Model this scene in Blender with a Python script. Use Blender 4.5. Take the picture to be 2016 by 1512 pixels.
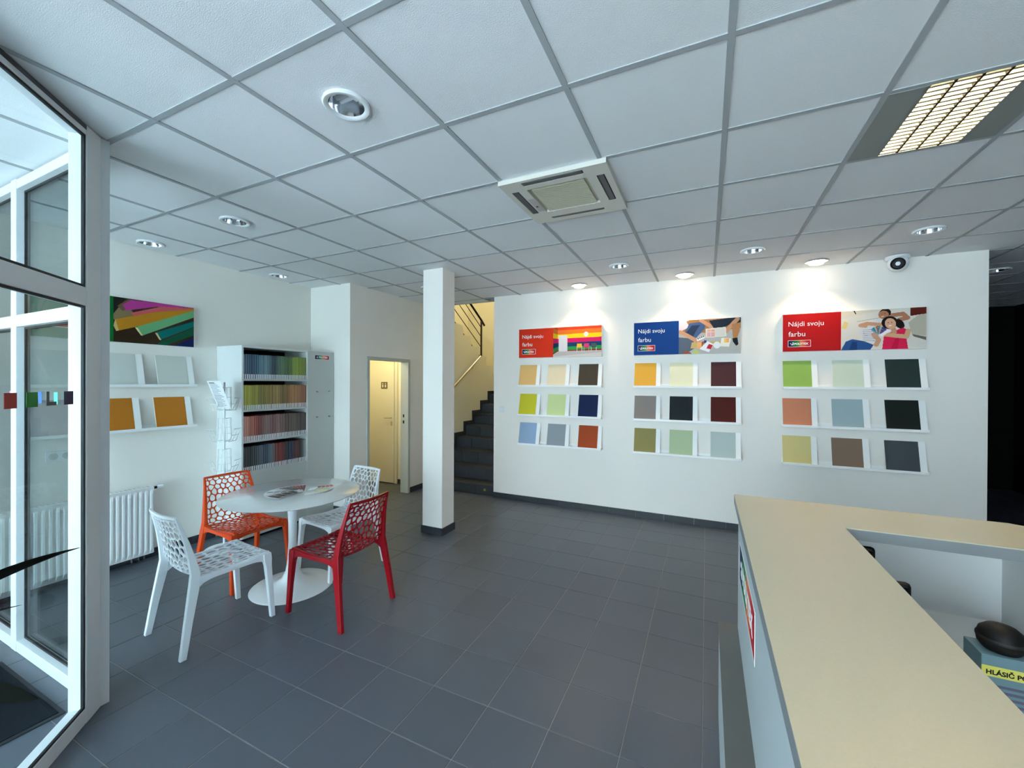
import bpy, math, random
import numpy as np
from mathutils import Vector, Matrix
random.seed(7)
PI = math.pi
for o in list(bpy.data.objects): bpy.data.objects.remove(o, do_unlink=True)
scene = bpy.context.scene
COL = scene.collection
H = 2.8386                     # ceiling height

# ------------------------------------------------------------------ camera
YAW, PITCH, ROLL, F = -0.4414, -0.0033, 0.0043, 810.7
CAM = Vector((1.1282, -1.0192, 1.628))
fw = Vector((math.sin(YAW)*math.cos(PITCH), math.cos(YAW)*math.cos(PITCH), math.sin(PITCH)))
rt = Vector((math.cos(YAW), -math.sin(YAW), 0)); up = rt.cross(fw)
r2 = rt*math.cos(ROLL) + up*math.sin(ROLL); u2 = -rt*math.sin(ROLL) + up*math.cos(ROLL)
cam = bpy.data.cameras.new('camera'); camo = bpy.data.objects.new('camera', cam); COL.objects.link(camo)
cam.sensor_fit = 'HORIZONTAL'; cam.sensor_width = 36.0; cam.lens = F/2016*36; cam.clip_start = .02
camo.matrix_world = Matrix(((r2.x, u2.x, -fw.x, CAM.x), (r2.y, u2.y, -fw.y, CAM.y), (r2.z, u2.z, -fw.z, CAM.z), (0, 0, 0, 1)))
scene.camera = camo
def project(p):
    d = Vector(p) - CAM; z = d.dot(fw)
    if z < .05: return None
    return 1008 + F*d.dot(r2)/z, 756 - F*d.dot(u2)/z

# ------------------------------------------------------------------ world, lights, exposure
world = bpy.data.worlds.new('world'); scene.world = world; world.use_nodes = True
bg = world.node_tree.nodes['Background']
bg.inputs[0].default_value = (.775, .87, 1.0, 1); bg.inputs[1].default_value = 6.5
vs = scene.view_settings
vs.view_transform = 'Standard'; vs.look = 'None'; vs.gamma = 1.0; vs.use_curve_mapping = False; vs.exposure = 1.28
def light(kind, name, loc, energy, color, rot=(0, 0, 0), **kw):
    l = bpy.data.lights.new(name, kind); l.energy = energy; l.color = color
    for k, v in kw.items(): setattr(l, k, v)
    o = bpy.data.objects.new(name, l); o.location = loc; o.rotation_euler = rot; COL.objects.link(o); return o
YF = -4.6                      # shop front plane
# daylight comes in through the shop front: a portal marks that opening for the sky
pl = light('AREA', 'shop_front_portal', (-.65, YF-.06, 1.38), 1, (1, 1, 1), (PI/2, 0, PI), shape='RECTANGLE', size=5.5, size_y=2.7)
pl.rotation_euler = (PI/2, 0, 0); pl.rotation_euler.rotate_axis('X', PI); pl.data.cycles.is_portal = True
WARM = (1.0, .72, .45)
DOWN = [(-.3, 3.93), (.9, 3.93), (2.1, 3.93)]
for x, y in DOWN:
    light('SPOT', 'downlight_beam', (x, y, H-.045), 9.5, WARM, (0, 0, 0), spot_size=math.radians(110), spot_blend=.5, shadow_soft_size=.03)
light('POINT', 'hall_bulb', (-3.4, 3.45, 2.15), 6.0, (1, .88, .55), shadow_soft_size=.08)
light('POINT', 'stairwell_bulb', (-2.5, 6.4, 4.4), 21, (1, .90, .64), shadow_soft_size=.12)

# ------------------------------------------------------------------ helpers
def lin(c):
    return tuple(((v/255)/12.92 if v/255 <= .04045 else ((v/255+.055)/1.055)**2.4) for v in c)
MATS = {}
def mat(name, rgb, rough=.5, metal=0., bump=0., scale=60., var=0., vscale=6., emit=0., spec=.5, coat=0., rand=0.):
    if name in MATS: return MATS[name]
    m = bpy.data.materials.new(name); m.use_nodes = True; nt = m.node_tree; N = nt.nodes; L = nt.links
    b = N['Principled BSDF']; c = lin(rgb)
    b.inputs['Base Color'].default_value = (*c, 1); b.inputs['Roughness'].default_value = rough
    b.inputs['Metallic'].default_value = metal; b.inputs['Specular IOR Level'].default_value = spec
    b.inputs['Coat Weight'].default_value = coat
    if emit: b.inputs['Emission Color'].default_value = (*c, 1); b.inputs['Emission Strength'].default_value = emit
    tc = N.new('ShaderNodeTexCoord')
    if var or rand:
        mix = N.new('ShaderNodeMix'); mix.data_type = 'RGBA'
        mix.inputs['A'].default_value = (*[v*(1-max(var, rand)) for v in c], 1); mix.inputs['B'].default_value = (*[min(1, v*(1+max(var, rand))) for v in c], 1)
        nz = N.new('ShaderNodeTexNoise'); nz.inputs['Scale'].default_value = vscale; nz.inputs['Detail'].default_value = 6
        L.new(tc.outputs['Object'], nz.inputs['Vector'])
        if rand:
            oi = N.new('ShaderNodeObjectInfo'); ad = N.new('ShaderNodeMath'); ad.operation = 'MULTIPLY_ADD'
            ad.inputs[1].default_value = .45; L.new(nz.outputs['Fac'], ad.inputs[0])
            sc = N.new('ShaderNodeMath'); sc.operation = 'MULTIPLY'; sc.inputs[1].default_value = .55; L.new(oi.outputs['Random'], sc.inputs[0])
            L.new(sc.outputs[0], ad.inputs[2]); L.new(ad.outputs[0], mix.inputs['Factor'])
        else: L.new(nz.outputs['Fac'], mix.inputs['Factor'])
        L.new(mix.outputs['Result'], b.inputs['Base Color'])
    if bump:
        n2 = N.new('ShaderNodeTexNoise'); n2.inputs['Scale'].default_value = scale; n2.inputs['Detail'].default_value = 4
        bp = N.new('ShaderNodeBump'); bp.inputs['Strength'].default_value = bump; bp.inputs['Distance'].default_value = .004
        L.new(tc.outputs['Object'], n2.inputs['Vector']); L.new(n2.outputs['Fac'], bp.inputs['Height']); L.new(bp.outputs['Normal'], b.inputs['Normal'])
    MATS[name] = m; return m
def glass_mat():
    m = bpy.data.materials.new('clear_glass'); m.use_nodes = True; nt = m.node_tree; N = nt.nodes; L = nt.links; N.clear()
    out = N.new('ShaderNodeOutputMaterial'); mx = N.new('ShaderNodeMixShader'); tr = N.new('ShaderNodeBsdfTransparent'); gl = N.new('ShaderNodeBsdfGlossy')
    lw = N.new('ShaderNodeLayerWeight'); lw.inputs['Blend'].default_value = .5; pw = N.new('ShaderNodeMath'); pw.operation = 'POWER'; pw.inputs[1].default_value = 5
    fr = N.new('ShaderNodeMath'); fr.operation = 'MULTIPLY_ADD'; fr.inputs[1].default_value = .5; fr.inputs[2].default_value = .02; L.new(lw.outputs['Facing'], pw.inputs[0]); L.new(pw.outputs[0], fr.inputs[0]); tr.inputs[0].default_value = (.92, .97, .97, 1); gl.inputs['Roughness'].default_value = .01
    L.new(fr.outputs[0], mx.inputs[0]); L.new(tr.outputs[0], mx.inputs[1]); L.new(gl.outputs[0], mx.inputs[2]); L.new(mx.outputs[0], out.inputs[0]); return m
GLASS = glass_mat()
def print_mat():
    m = bpy.data.materials.new('printed_sheet'); m.use_nodes = True; nt = m.node_tree; b = nt.nodes['Principled BSDF']
    a = nt.nodes.new('ShaderNodeAttribute'); a.attribute_name = 'ink'; nt.links.new(a.outputs['Color'], b.inputs['Base Color'])
    b.inputs['Specular IOR Level'].default_value = .12; b.inputs['Roughness'].default_value = .5; return m
PRINT = print_mat()
WALL = mat('white_wall_paint', (244, 239, 231), .85, bump=.12, scale=220, spec=.2)
PLAIN = mat('white_plaster', (228, 228, 224), .8, spec=.2)
STAIRWALL = mat('stairwell_cream_paint', (240, 234, 210), .85, bump=.1, scale=200, spec=.2)
TILE = mat('grey_floor_tile', (83, 89, 99), .36, bump=.10, scale=45, rand=.10, vscale=2.2)
GROUT = mat('pale_grout', (150, 148, 142), .9)
SKIRT = mat('dark_skirting_tile', (52, 56, 62), .4, rand=.06)
STEPT = mat('anthracite_stair_tile', (44, 48, 54), .45, rand=.08)
NOSE = mat('stair_joint', (120, 120, 118), .8)
CTILE = mat('mineral_ceiling_tile', (238, 239, 240), .95, bump=.35, scale=260, spec=.1)
CBAR = mat('ceiling_grid_metal', (172, 176, 178), .6, spec=.3)
VOID = mat('ceiling_void', (60, 60, 60), .9)
PVC = mat('white_pvc_frame', (220, 222, 224), .4)
GASK = mat('black_rubber_gasket', (16, 18, 20), .6)
DARKALU = mat('dark_ceiling_channel', (78, 80, 84), .5)
BOARD = mat('white_sample_board', (250, 250, 247), .6)
LEDGE = mat('white_ledge_lacquer', (250, 250, 248), .45)
MELA = mat('white_melamine', (226, 228, 226), .4)
GREYP = mat('grey_melamine', (196, 198, 194), .45)
CHROME = mat('chrome', (225, 228, 232), .12, metal=1)
STEEL = mat('brushed_steel', (190, 186, 178), .3, metal=1)
DSTEEL = mat('dark_steel', (70, 64, 58), .35, metal=1)
BLACK = mat('black_plastic', (12, 12, 13), .5, spec=.25)
PLAST = mat('white_gloss_plastic', (235, 238, 240), .22, spec=.5)
TTOP = mat('white_lacquer_tabletop', (228, 230, 230), .10, spec=.6, coat=.3)
SHELLC = {'white': mat('white_polypropylene', (232, 236, 240), .3), 'orange': mat('orange_polypropylene', (228, 74, 20), .3), 'red': mat('red_polypropylene', (150, 12, 24), .22)}
RADI = mat('radiator_enamel', (235, 236, 236), .35)
CORRSHADE = mat('charcoal_corridor_paint', (20, 20, 21), .9, spec=.05)  # the unlit corridor's darkness is put into this wall colour
BEIGE = mat('beige_laminate', (192, 187, 166), .34, var=.05, vscale=160, bump=.06, scale=300)
EDGE = mat('grey_laminate_edge', (126, 130, 132), .5)
CFRONT = mat('pale_counter_front', (188, 196, 198), .45)
DGREY = mat('dark_grey_laminate', (104, 104, 100), .5)
DOORY = mat('cream_door_paint', (222, 218, 196), .45)
FRAMEG = mat('grey_green_door_frame', (188, 192, 184), .5)
LEAF = mat('dark_green_leaf', (9, 15, 8), .6, spec=.2, var=.25, vscale=30)
WHITEINK = mat('white_ink', (245, 245, 242), .5)
PAPER = mat('white_paper', (236, 236, 238), .7)

class B:
    def __init__(s): s.v = []; s.f = []
    def add(s, vs, fs):
        o = len(s.v); s.v += [tuple(p) for p in vs]; s.f += [tuple(i+o for i in q) for q in fs]; return s
    def box(s, x0, x1, y0, y1, z0, z1):
        return s.add([(x0, y0, z0), (x1, y0, z0), (x1, y1, z0), (x0, y1, z0), (x0, y0, z1), (x1, y0, z1), (x1, y1, z1), (x0, y1, z1)],
                     [(0, 3, 2, 1), (4, 5, 6, 7), (0, 1, 5, 4), (1, 2, 6, 5), (2, 3, 7, 6), (3, 0, 4, 7)])
    def prism(s, poly, z0, z1):            # poly in xy, counter-clockwise
        n = len(poly); vs = [(x, y, z0) for x, y in poly] + [(x, y, z1) for x, y in poly]
        return s.add(vs, [tuple(range(n-1, -1, -1)), tuple(range(n, 2*n))] + [(i, (i+1) % n, n+(i+1) % n, n+i) for i in range(n)])
    def sect(s, rings, cap=True):          # loft closed rings of equal length
        n = len(rings[0]); vs = [p for r in rings for p in r]; fs = []
        for k in range(len(rings)-1):
            fs += [(k*n+i, k*n+(i+1) % n, (k+1)*n+(i+1) % n, (k+1)*n+i) for i in range(n)]
        if cap: fs += [tuple(range(n-1, -1, -1)), tuple(range((len(rings)-1)*n, len(rings)*n))]
        return s.add(vs, fs)
    def lathe(s, prof, n=32, c=(0, 0, 0), cap=False):
        return s.sect([[(c[0]+r*math.cos(2*PI*i/n), c[1]+r*math.sin(2*PI*i/n), c[2]+z) for i in range(n)] for r, z in prof], cap)
    def tube(s, pts, r, n=8, cap=True):
        pts = [Vector(p) for p in pts]; rings = []
        for i, p in enumerate(pts):
            t = (pts[min(i+1, len(pts)-1)] - pts[max(i-1, 0)]).normalized()
            a = t.cross(Vector((0, 0, 1)) if abs(t.z) < .9 else Vector((1, 0, 0))).normalized(); b = t.cross(a)
            rr = r[i] if isinstance(r, (list, tuple)) else r
            rings.append([tuple(p + a*rr*math.cos(2*PI*k/n) + b*rr*math.sin(2*PI*k/n)) for k in range(n)])
        return s.sect(rings, cap)
    def mesh(s, name):
        me = bpy.data.meshes.new(name); me.from_pydata(s.v, [], s.f); me.update(); return me
    def build(s, name, m, parent=None, smooth=False, bevel=0, loc=None, rot=None):
        return obj(name, s.mesh(name), m, parent, smooth, bevel, loc, rot)
def obj(name, me, m, parent=None, smooth=False, bevel=0, loc=None, rot=None):
    if m is not None and not me.materials: me.materials.append(m)
    o = bpy.data.objects.new(name, me); COL.objects.link(o)
    if parent: o.parent = parent
    if loc: o.location = loc
    if rot: o.rotation_euler = rot
    if smooth and not me.polygons[0].use_smooth:
        for p in me.polygons: p.use_smooth = True
        try: me.set_sharp_from_angle(angle=math.radians(40))
        except Exception: pass
    if bevel:
        b = o.modifiers.new('bevel', 'BEVEL'); b.width = bevel; b.segments = 2; b.limit_method = 'ANGLE'
    return o
def tag(o, label, cat, group=None):
    o['label'] = label; o['category'] = cat
    if group: o['group'] = group
    return o
def thing(name, label, cat, loc=(0, 0, 0), rz=0, group=None):
    o = bpy.data.objects.new(name, None); COL.objects.link(o); o.location = loc; o.rotation_euler = (0, 0, rz); o.empty_display_size = .1
    return tag(o, label, cat, group)
def struct(o): o['kind'] = 'structure'; return o
def sempty(name, loc=(0, 0, 0), rz=0):
    o = bpy.data.objects.new(name, None); COL.objects.link(o); o.location = loc; o.rotation_euler = (0, 0, rz); o.empty_display_size = .1
    return struct(o)
def bx(name, m, dims, parent=None, bevel=0, loc=None): return B().box(*dims).build(name, m, parent, bevel=bevel, loc=loc)
def text_mesh(s, size, bold=0., depth=.0008, space=1.0):
    cu = bpy.data.curves.new('lettering', 'FONT'); cu.body = s; cu.size = size; cu.offset = bold; cu.extrude = depth; cu.space_character = space; cu.resolution_u = 3
    t = bpy.data.objects.new('tmp', cu); COL.objects.link(t); dg = bpy.context.evaluated_depsgraph_get(); dg.update()
    me = bpy.data.meshes.new_from_object(t.evaluated_get(dg)); bpy.data.objects.remove(t, do_unlink=True); bpy.data.curves.remove(cu)
    me.materials.clear(); return me
def upright(me, w=None):       # text in xy -> facing -y ; scale to width w
    xs = [v.co.x for v in me.vertices]; k = 1 if not w else w/(max(xs)-min(xs)); x0 = min(xs)
    for v in me.vertices: v.co = Vector(((v.co.x-x0)*k, -v.co.z, v.co.y*k))
    me.update(); return me
def raster(w, h, nx, ny, shapes, base):    # a printed sheet: coloured cells, local x right, z up, facing -y, origin lower left
    img = np.zeros((ny, nx, 3)); img[:] = base
    X, Y = np.meshgrid((np.arange(nx)+.5)/nx, (np.arange(ny)+.5)/ny)
    for sh in shapes:
        k = sh[0]
        if k == 'poly':
            P = sh[1]; ins = np.zeros(X.shape, bool); n = len(P)
            for i in range(n):
                (xa, ya), (xb, yb) = P[i], P[(i+1) % n]
                if ya == yb: continue
                ins ^= ((ya > Y) != (yb > Y)) & (X < (xb-xa)*(Y-ya)/(yb-ya)+xa)
            img[ins] = sh[2]
        elif k == 'ell':
            cx, cy, rx, ry, a, c = sh[1:]; ca, sa = math.cos(a), math.sin(a); asp = w/h
            dx = (X-cx)*asp; dy = Y-cy; u = (dx*ca+dy*sa)/rx; v = (-dx*sa+dy*ca)/ry
            img[u*u+v*v < 1] = c
        elif k == 'line':
            pts, wd, c = sh[1:]; asp = w/h
            for (xa, ya), (xb, yb) in zip(pts[:-1], pts[1:]):
                ax, bx_ = xa*asp, xb*asp; dx, dy = bx_-ax, yb-ya; t = np.clip(((X*asp-ax)*dx+(Y-ya)*dy)/(dx*dx+dy*dy+1e-9), 0, 1)
                img[np.hypot(X*asp-ax-t*dx, Y-ya-t*dy) < wd] = c
        elif k == 'fn': img = sh[1](X, Y, img)
    vs = [(w*i/nx, 0, h*j/ny) for j in range(ny+1) for i in range(nx+1)]
    fs = [(j*(nx+1)+i, j*(nx+1)+i+1, (j+1)*(nx+1)+i+1, (j+1)*(nx+1)+i) for j in range(ny) for i in range(nx)]
    me = bpy.data.meshes.new('print'); me.from_pydata(vs, [], fs)
    a = me.attributes.new('ink', 'FLOAT_COLOR', 'FACE'); c = np.clip(img.reshape(-1, 3)/255, 0, 1)
    c = np.where(c <= .04045, c/12.92, ((c+.055)/1.055)**2.4)
    a.data.foreach_set('color', np.concatenate([c, np.ones((len(c), 1))], 1).astype(np.float32).ravel()); me.update(); return me
ORD = ['first', 'second', 'third', 'fourth', 'fifth', 'sixth', 'seventh', 'eighth', 'ninth', 'tenth', 'eleventh', 'twelfth', 'thirteenth', 'fourteenth', 'fifteenth', 'sixteenth', 'seventeenth', 'eighteenth', 'nineteenth', 'twentieth']
def ordinal(n):
    if n <= 20: return ORD[n-1]
    t = ['twenty', 'thirty', 'forty'][n//10-2]; return (t[:-1]+'ieth') if n % 10 == 0 else t+'-'+ORD[n % 10-1]

# ------------------------------------------------------------------ room shell
XL, YD, XE = -3.52, 4.165, 5.4      # left wall, display wall, east wall
floor = struct(bx('floor', GROUT, (-4.3, 5.6, YF, 8.0, -.12, -.0025)))
TS, TX, TY, GAP = .3265, -.187, .4725, .0034
cand = []
for i in range(-12, 18):
    for j in range(-17, 23):
        x0, x1, y0, y1 = TX+i*TS+GAP/2, TX+(i+1)*TS-GAP/2, TY+j*TS+GAP/2, TY+(j+1)*TS-GAP/2
        if x1 < XL or x0 > XE or y1 < YF: continue
        lim = 4.19 if x0 < 3.4 else 8.0
        if x0 < -2.95 and y0 > 2.7: lim = 4.17
        if y0 > lim: continue
        if -3.6 < x0 and x1 < -2.83 and 2.7 < y0 < 2.82: continue
        x0 = max(x0, XL if y0 < 2.7 else -4.2); x1 = min(x1, XE); y0 = max(y0, YF); y1 = min(y1, lim)
        if x1-x0 < .02 or y1-y0 < .02: continue
        p = project(((x0+x1)/2, (y0+y1)/2, 0)); vis = p and -60 < p[0] < 2076 and 700 < p[1] < 1590 and not (x0 > 1.25 and y1 < 1.3)
        cand.append((0 if vis else 1, (Vector(((x0+x1)/2, (y0+y1)/2, 0))-CAM).length, x0, x1, y0, y1))
cand.sort(); tmesh = {}; rest = B()
for k, (nv, d, x0, x1, y0, y1) in enumerate(cand):
    if nv or k >= 300: rest.box(x0, x1, y0, y1, -.01, 0); continue
    key = (round(x1-x0, 4), round(y1-y0, 4))
    if key not in tmesh:
        w, l = key; e = .0015
        tmesh[key] = B().sect([[(-w/2, -l/2, -.01), (w/2, -l/2, -.01), (w/2, l/2, -.01), (-w/2, l/2, -.01)], [(-w/2, -l/2, -e), (w/2, -l/2, -e), (w/2, l/2, -e), (-w/2, l/2, -e)],
                               [(-w/2+e, -l/2+e, 0), (w/2-e, -l/2+e, 0), (w/2-e, l/2-e, 0), (-w/2+e, l/2-e, 0)]]).mesh('floor_tile'); tmesh[key].materials.append(TILE)
    obj('floor_tile', tmesh[key], None, floor, loc=((x0+x1)/2, (y0+y1)/2, 0))
o = rest.build('floor_tile_field', TILE, floor); o['kind'] = 'stuff'
bx('floor_slab_landing', STEPT, (-2.83, -1.62, 4.2, 4.21, -.01, -.003), floor)

# ceiling: grid bars and lay-in tiles
ceil = struct(bx('ceiling', VOID, (-3.6, 5.6, YF-.1, 4.3, H+.12, H+.16)))
bx('ceiling_void_board', VOID, (-2.83, -1.6, 4.3, 4.42, H+.12, H+.16), ceil); bx('ceiling_void_board', VOID, (3.4, 5.6, 4.3, 8.1, H+.12, H+.16), ceil)
AC = (0, 2); FL = (3, 2); FL2 = (3, -2); FL3 = (1, -3); ctm = {}
OFFS = [(-.3, .3), (-2.1, .9), (-3.3, .9), (-3.3, 2.1), (-2.1, 3.3), (.3, 3.3), (1.5, 3.3), (2.7, 3.3), (3.9, 5.1)]
def holed_tile(w, l, hx, hy, r, z0, z1):
    cs = [(sx*w/2, sy*l/2) for sx in (-1, 1) for sy in (-1, 1)]; an = sorted([2*PI*k/40-PI for k in range(40)] + [math.atan2(y-hy, x-hx) for x, y in cs]); out = []
    for a in an:
        c, s_ = math.cos(a), math.sin(a); t = min([((w/2 if c > 0 else -w/2)-hx)/c if abs(c) > 1e-9 else 1e9, ((l/2 if s_ > 0 else -l/2)-hy)/s_ if abs(s_) > 1e-9 else 1e9]); out.append((hx+c*t, hy+s_*t))
    inn = [(hx+r*math.cos(a), hy+r*math.sin(a)) for a in an]
    R_ = [[(x, y, z1) for x, y in inn], [(x, y, z0) for x, y in inn], [(x, y, z0) for x, y in out], [(x, y, z1) for x, y in out]]
    return B().sect(R_, cap=False)
for i in range(-6, 10):
    for j in range(-9, 14):
        x0, x1, y0, y1 = .6*i, .6*i+.6, .6*j, .6*j+.6
        ylim = 4.165 if not (x1 > 3.45) else 8.0
        if x0 >= -3.01 and x1 <= -1.5: ylim = 4.42
        x0 = max(x0, XL); x1 = min(x1, XE); y0 = max(y0, YF); y1 = min(y1, ylim)
        if y0 > 4.165 and x0 < -2.83 < x1: x0 = -2.83
        if y0 > 4.165 and x0 < 3.42 < x1: x0 = 3.42
        if x1-x0 < .03 or y1-y0 < .03 or (i, j) in (AC, FL, FL2, FL3): continue
        if x0 > XE-.02: continue
        key = (round(x1-x0-.006, 4), round(y1-y0-.006, 4))
        ho = [(hx, hy) for hx, hy in OFFS+DOWN if x0 < hx < x1 and y0 < hy < y1]
        if ho:
            me = holed_tile(*key, ho[0][0]-(x0+x1)/2, ho[0][1]-(y0+y1)/2, .08, .004, .018).mesh('ceiling_tile'); me.materials.append(CTILE)
            obj('ceiling_tile', me, None, ceil, loc=((x0+x1)/2, (y0+y1)/2, H)); continue
        if key not in ctm:
            w, l = key; ctm[key] = B().box(-w/2, w/2, -l/2, l/2, .004, .018).mesh('ceiling_tile'); ctm[key].materials.append(CTILE)
        obj('ceiling_tile', ctm[key], None, ceil, loc=((x0+x1)/2, (y0+y1)/2, H))
for i in range(-5, 10):
    if XL < .6*i < XE: bx('ceiling_bar', CBAR, (.6*i-.012, .6*i+.012, YF, 4.42 if -2.83 < .6*i < -1.61 else (4.165 if .6*i < 3.42 else 8), H-.001, H+.03), ceil)
for j in range(-7, 14):
    y = .6*j
    if y < 4.16: bx('ceiling_bar', CBAR, (XL, XE, y-.012, y+.012, H-.0004, H+.03), ceil)
    else:
        bx('ceiling_bar', CBAR, (3.42, XE, y-.012, y+.012, H-.0004, H+.03), ceil)
        if y < 4.4: bx('ceiling_bar', CBAR, (-2.83, -1.6, y-.012, y+.012, H-.0004, H+.03), ceil)
bx('edge_trim', CBAR, (-2.83, -1.6, 4.40, 4.435, H-.002, H+.45), ceil)

# walls
struct(bx('wall_left', WALL, (XL-.15, XL, YF-.1, 2.70, -.1, H+.13)))
wl = struct(bx('wall_pillar', WALL, (-4.35, -2.83, 2.70, 2.82, -.1, H+.13)))
wd = struct(bx('wall_door', WALL, (-2.95, -2.83, 2.82, 3.0, -.1, H+.13)))
bx('wall_piece', WALL, (-2.95, -2.83, 3.0, 3.80, 1.945, H+.13), wd); bx('wall_piece', WALL, (-2.95, -2.83, 3.80, 4.42, -.1, H+.13), wd)
struct(bx('wall_display', WALL, (-1.606, 3.42, YD, YD+.22, -.1, H+.13)))
struct(bx('wall_right', mat('grey_wall_paint', (150, 150, 147), .85, bump=.1, scale=200, spec=.2), (XE, XE+.15, YF-.1, 4.0, -.1, H+.13))); struct(bx('wall_corridor_right', CORRSHADE, (XE, XE+.15, 4.0, 8.1, -.1, H+.13)))
struct(bx('wall_corridor_end', CORRSHADE, (3.2, 5.6, 8.0, 8.15, -.1, H+.13))); struct(bx('wall_corridor_side', CORRSHADE, (3.25, 3.42, YD+.22, 8.1, -.1, H+.13)))
# stairwell walls (taller than the shop)
SR, SW, Y0 = .177, .300, 4.19
def rail_z(y): return 2.105 + .62*(6.06-y)
st = struct(bx('wall_stair', STAIRWALL, (-2.95, -2.83, 4.42, 4.46, 0, 3.16)))
k = 0; y = 6.70
for k in range(8):
    ya, yb = 6.70-.28*(k+1), 6.70-.28*k
    bx('wall_piece', STAIRWALL, (-2.95, -2.83, max(ya, 4.46), yb, 0, rail_z((ya+yb)/2)-.005), st)
struct(bx('wall_stairwell_back', STAIRWALL, (-4.3, -1.4, 7.7, 7.85, 0, 5.3))); struct(bx('wall_stairwell_left', STAIRWALL, (-4.35, -4.2, 4.29, 7.8, 0, 5.3)))
struct(bx('wall_stairwell_right', STAIRWALL, (-1.606, -1.4, YD+.22, 7.8, 0, 5.3))); struct(bx('wall_stairwell_front', STAIRWALL, (-4.3, -1.5, 4.43, 4.5, 3.2, 5.3)))
struct(bx('ceiling_stairwell', STAIRWALL, (-4.35, -1.4, 4.4, 7.85, 5.3, 5.4)))
# hall behind the doorway
struct(bx('wall_hall_back', STAIRWALL, (-4.3, -2.95, 4.17, 4.46, -.1, 3.4))); struct(bx('wall_hall_left', STAIRWALL, (-4.35, -4.2, 2.7, 4.3, -.1, 2.6)))
struct(bx('ceiling_hall', STAIRWALL, (-4.3, -2.95, 2.82, 4.17, 2.4, 2.5)))

# tiled skirting: one tile after another
def skirting(name, x0, y0, x1, y1, nx, ny, h=.075, t=.012):
    s = sempty(name, (x0, y0, 0)); L_ = math.hypot(x1-x0, y1-y0); n = max(1, math.ceil(L_/TS)); dx, dy = (x1-x0)/L_, (y1-y0)/L_
    a = 0
    while a < L_-.005:
        b = min(a+TS, L_); p, q = (dx*(a+.001), dy*(a+.001)), (dx*(b-.001), dy*(b-.001))
        xs = sorted([p[0], q[0], p[0]+nx*t, q[0]+nx*t]); ys = sorted([p[1], q[1], p[1]+ny*t, q[1]+ny*t])
        bx('skirting_tile', SKIRT, (xs[0], xs[-1], ys[0], ys[-1], 0, h), s); a = b
    return s
skirting('baseboard_display', -1.606, YD, 3.42, YD, 0, -1)
skirting('baseboard_left', XL, YF+.05, XL, 1.55, 1, 0)
skirting('baseboard_door_near', -2.83, 2.70, -2.83, 2.97, 1, 0); skirting('baseboard_door_far', -2.83, 3.83, -2.83, 4.19, 1, 0)
skirting('baseboard_pillar', -3.09, 2.70, -2.83, 2.70, 0, -1); skirting('baseboard_hall', -3.34, 4.17, -2.96, 4.17, 0, -1)
# column
col = struct(bx('column', WALL, (-1.655, -1.402, 2.61, 2.835, 0, H+.03)))
for d in ((-1.667, -1.39, 2.598, 2.61), (-1.667, -1.39, 2.835, 2.847), (-1.402, -1.39, 2.61, 2.835), (-1.667, -1.655, 2.61, 2.835)):
    bx('skirting_tile', SKIRT, (*d, 0, .078), col)

# ------------------------------------------------------------------ staircase
stairs = struct(sempty('staircase', (-2.83, Y0, 0)))
NS = 9
def step_z(n): return .145 + SR*(n-1)
for n in range(1, NS+1):
    y = (n-1)*SW; z1 = step_z(n); z0 = step_z(n-1) if n > 1 else 0
    depth = SW if n < NS else 1.1
    bx('step_core', NOSE, (.013, 1.215, y+.012, y+depth+.02, max(0, z0-.1), z1-.012), stairs)
    for k in range(4):
        a, b = .013+k*.3015, .013+(k+1)*.3015-.003
        bx('riser_tile', STEPT, (a, b, y, y+.012, z0+.002, z1-.013), stairs)
        bx('tread_tile', STEPT, (a, b, y-.006, y+depth-.002, z1-.012, z1), stairs)
    # stepped skirting on the left wall
    bx('skirting_tile', SKIRT, (.0, .012, y-.075 if n > 1 else 0, y+.0, z0, z1+.075), stairs) if n > 1 else bx('skirting_tile', SKIRT, (0, .012, 0, .005, 0, z1+.075), stairs)
    bx('skirting_tile', SKIRT, (.0, .012, y+.001, y+SW-.076, z1-.02, z1+.075), stairs)
bx('warning_sticker', mat('yellow_sticker', (150, 140, 40), .6), (1.05, 1.085, -.001, .0, .06, .095), stairs)
# wall handrail
hr = thing('stair_handrail', 'brushed steel handrail fixed to the stairwell wall', 'handrail', (-2.83, 4.6, 0))
B().tube([(.075, -.15, 1.549-.42*.61), (.075, 1.20, 2.121)], .021, 12).build('rail', STEEL, hr, True)
for yy in (.05, .95): B().tube([(0, yy, 1.385+.61*yy-.07), (.05, yy, 1.385+.61*yy-.07), (.075, yy, 1.385+.61*yy-.015)], .007, 8).build('bracket', STEEL, hr, True)
# upper railing
ur = thing('stair_railing', 'dark steel railing with thin rods on the upper stair flight', 'railing', (-2.89, 6.06, 2.09))
for yy in (0, -1.07): bx('post', DSTEEL, (-.012, .012, yy-.02, yy+.02, -.62*yy, .76-.62*yy), ur, .003)
for dz in (.0, .215, .42, .60): B().tube([(0, .0, dz+.015), (0, -1.6, dz+.015+.62*1.6)], .0075, 8).build('rod', DSTEEL, ur, True)
B().tube([(0, .12, .755-.08), (0, 0, .765), (0, -1.6, .765+.6*1.6)], .02, 10).build('handrail', BLACK, ur, True)

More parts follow.
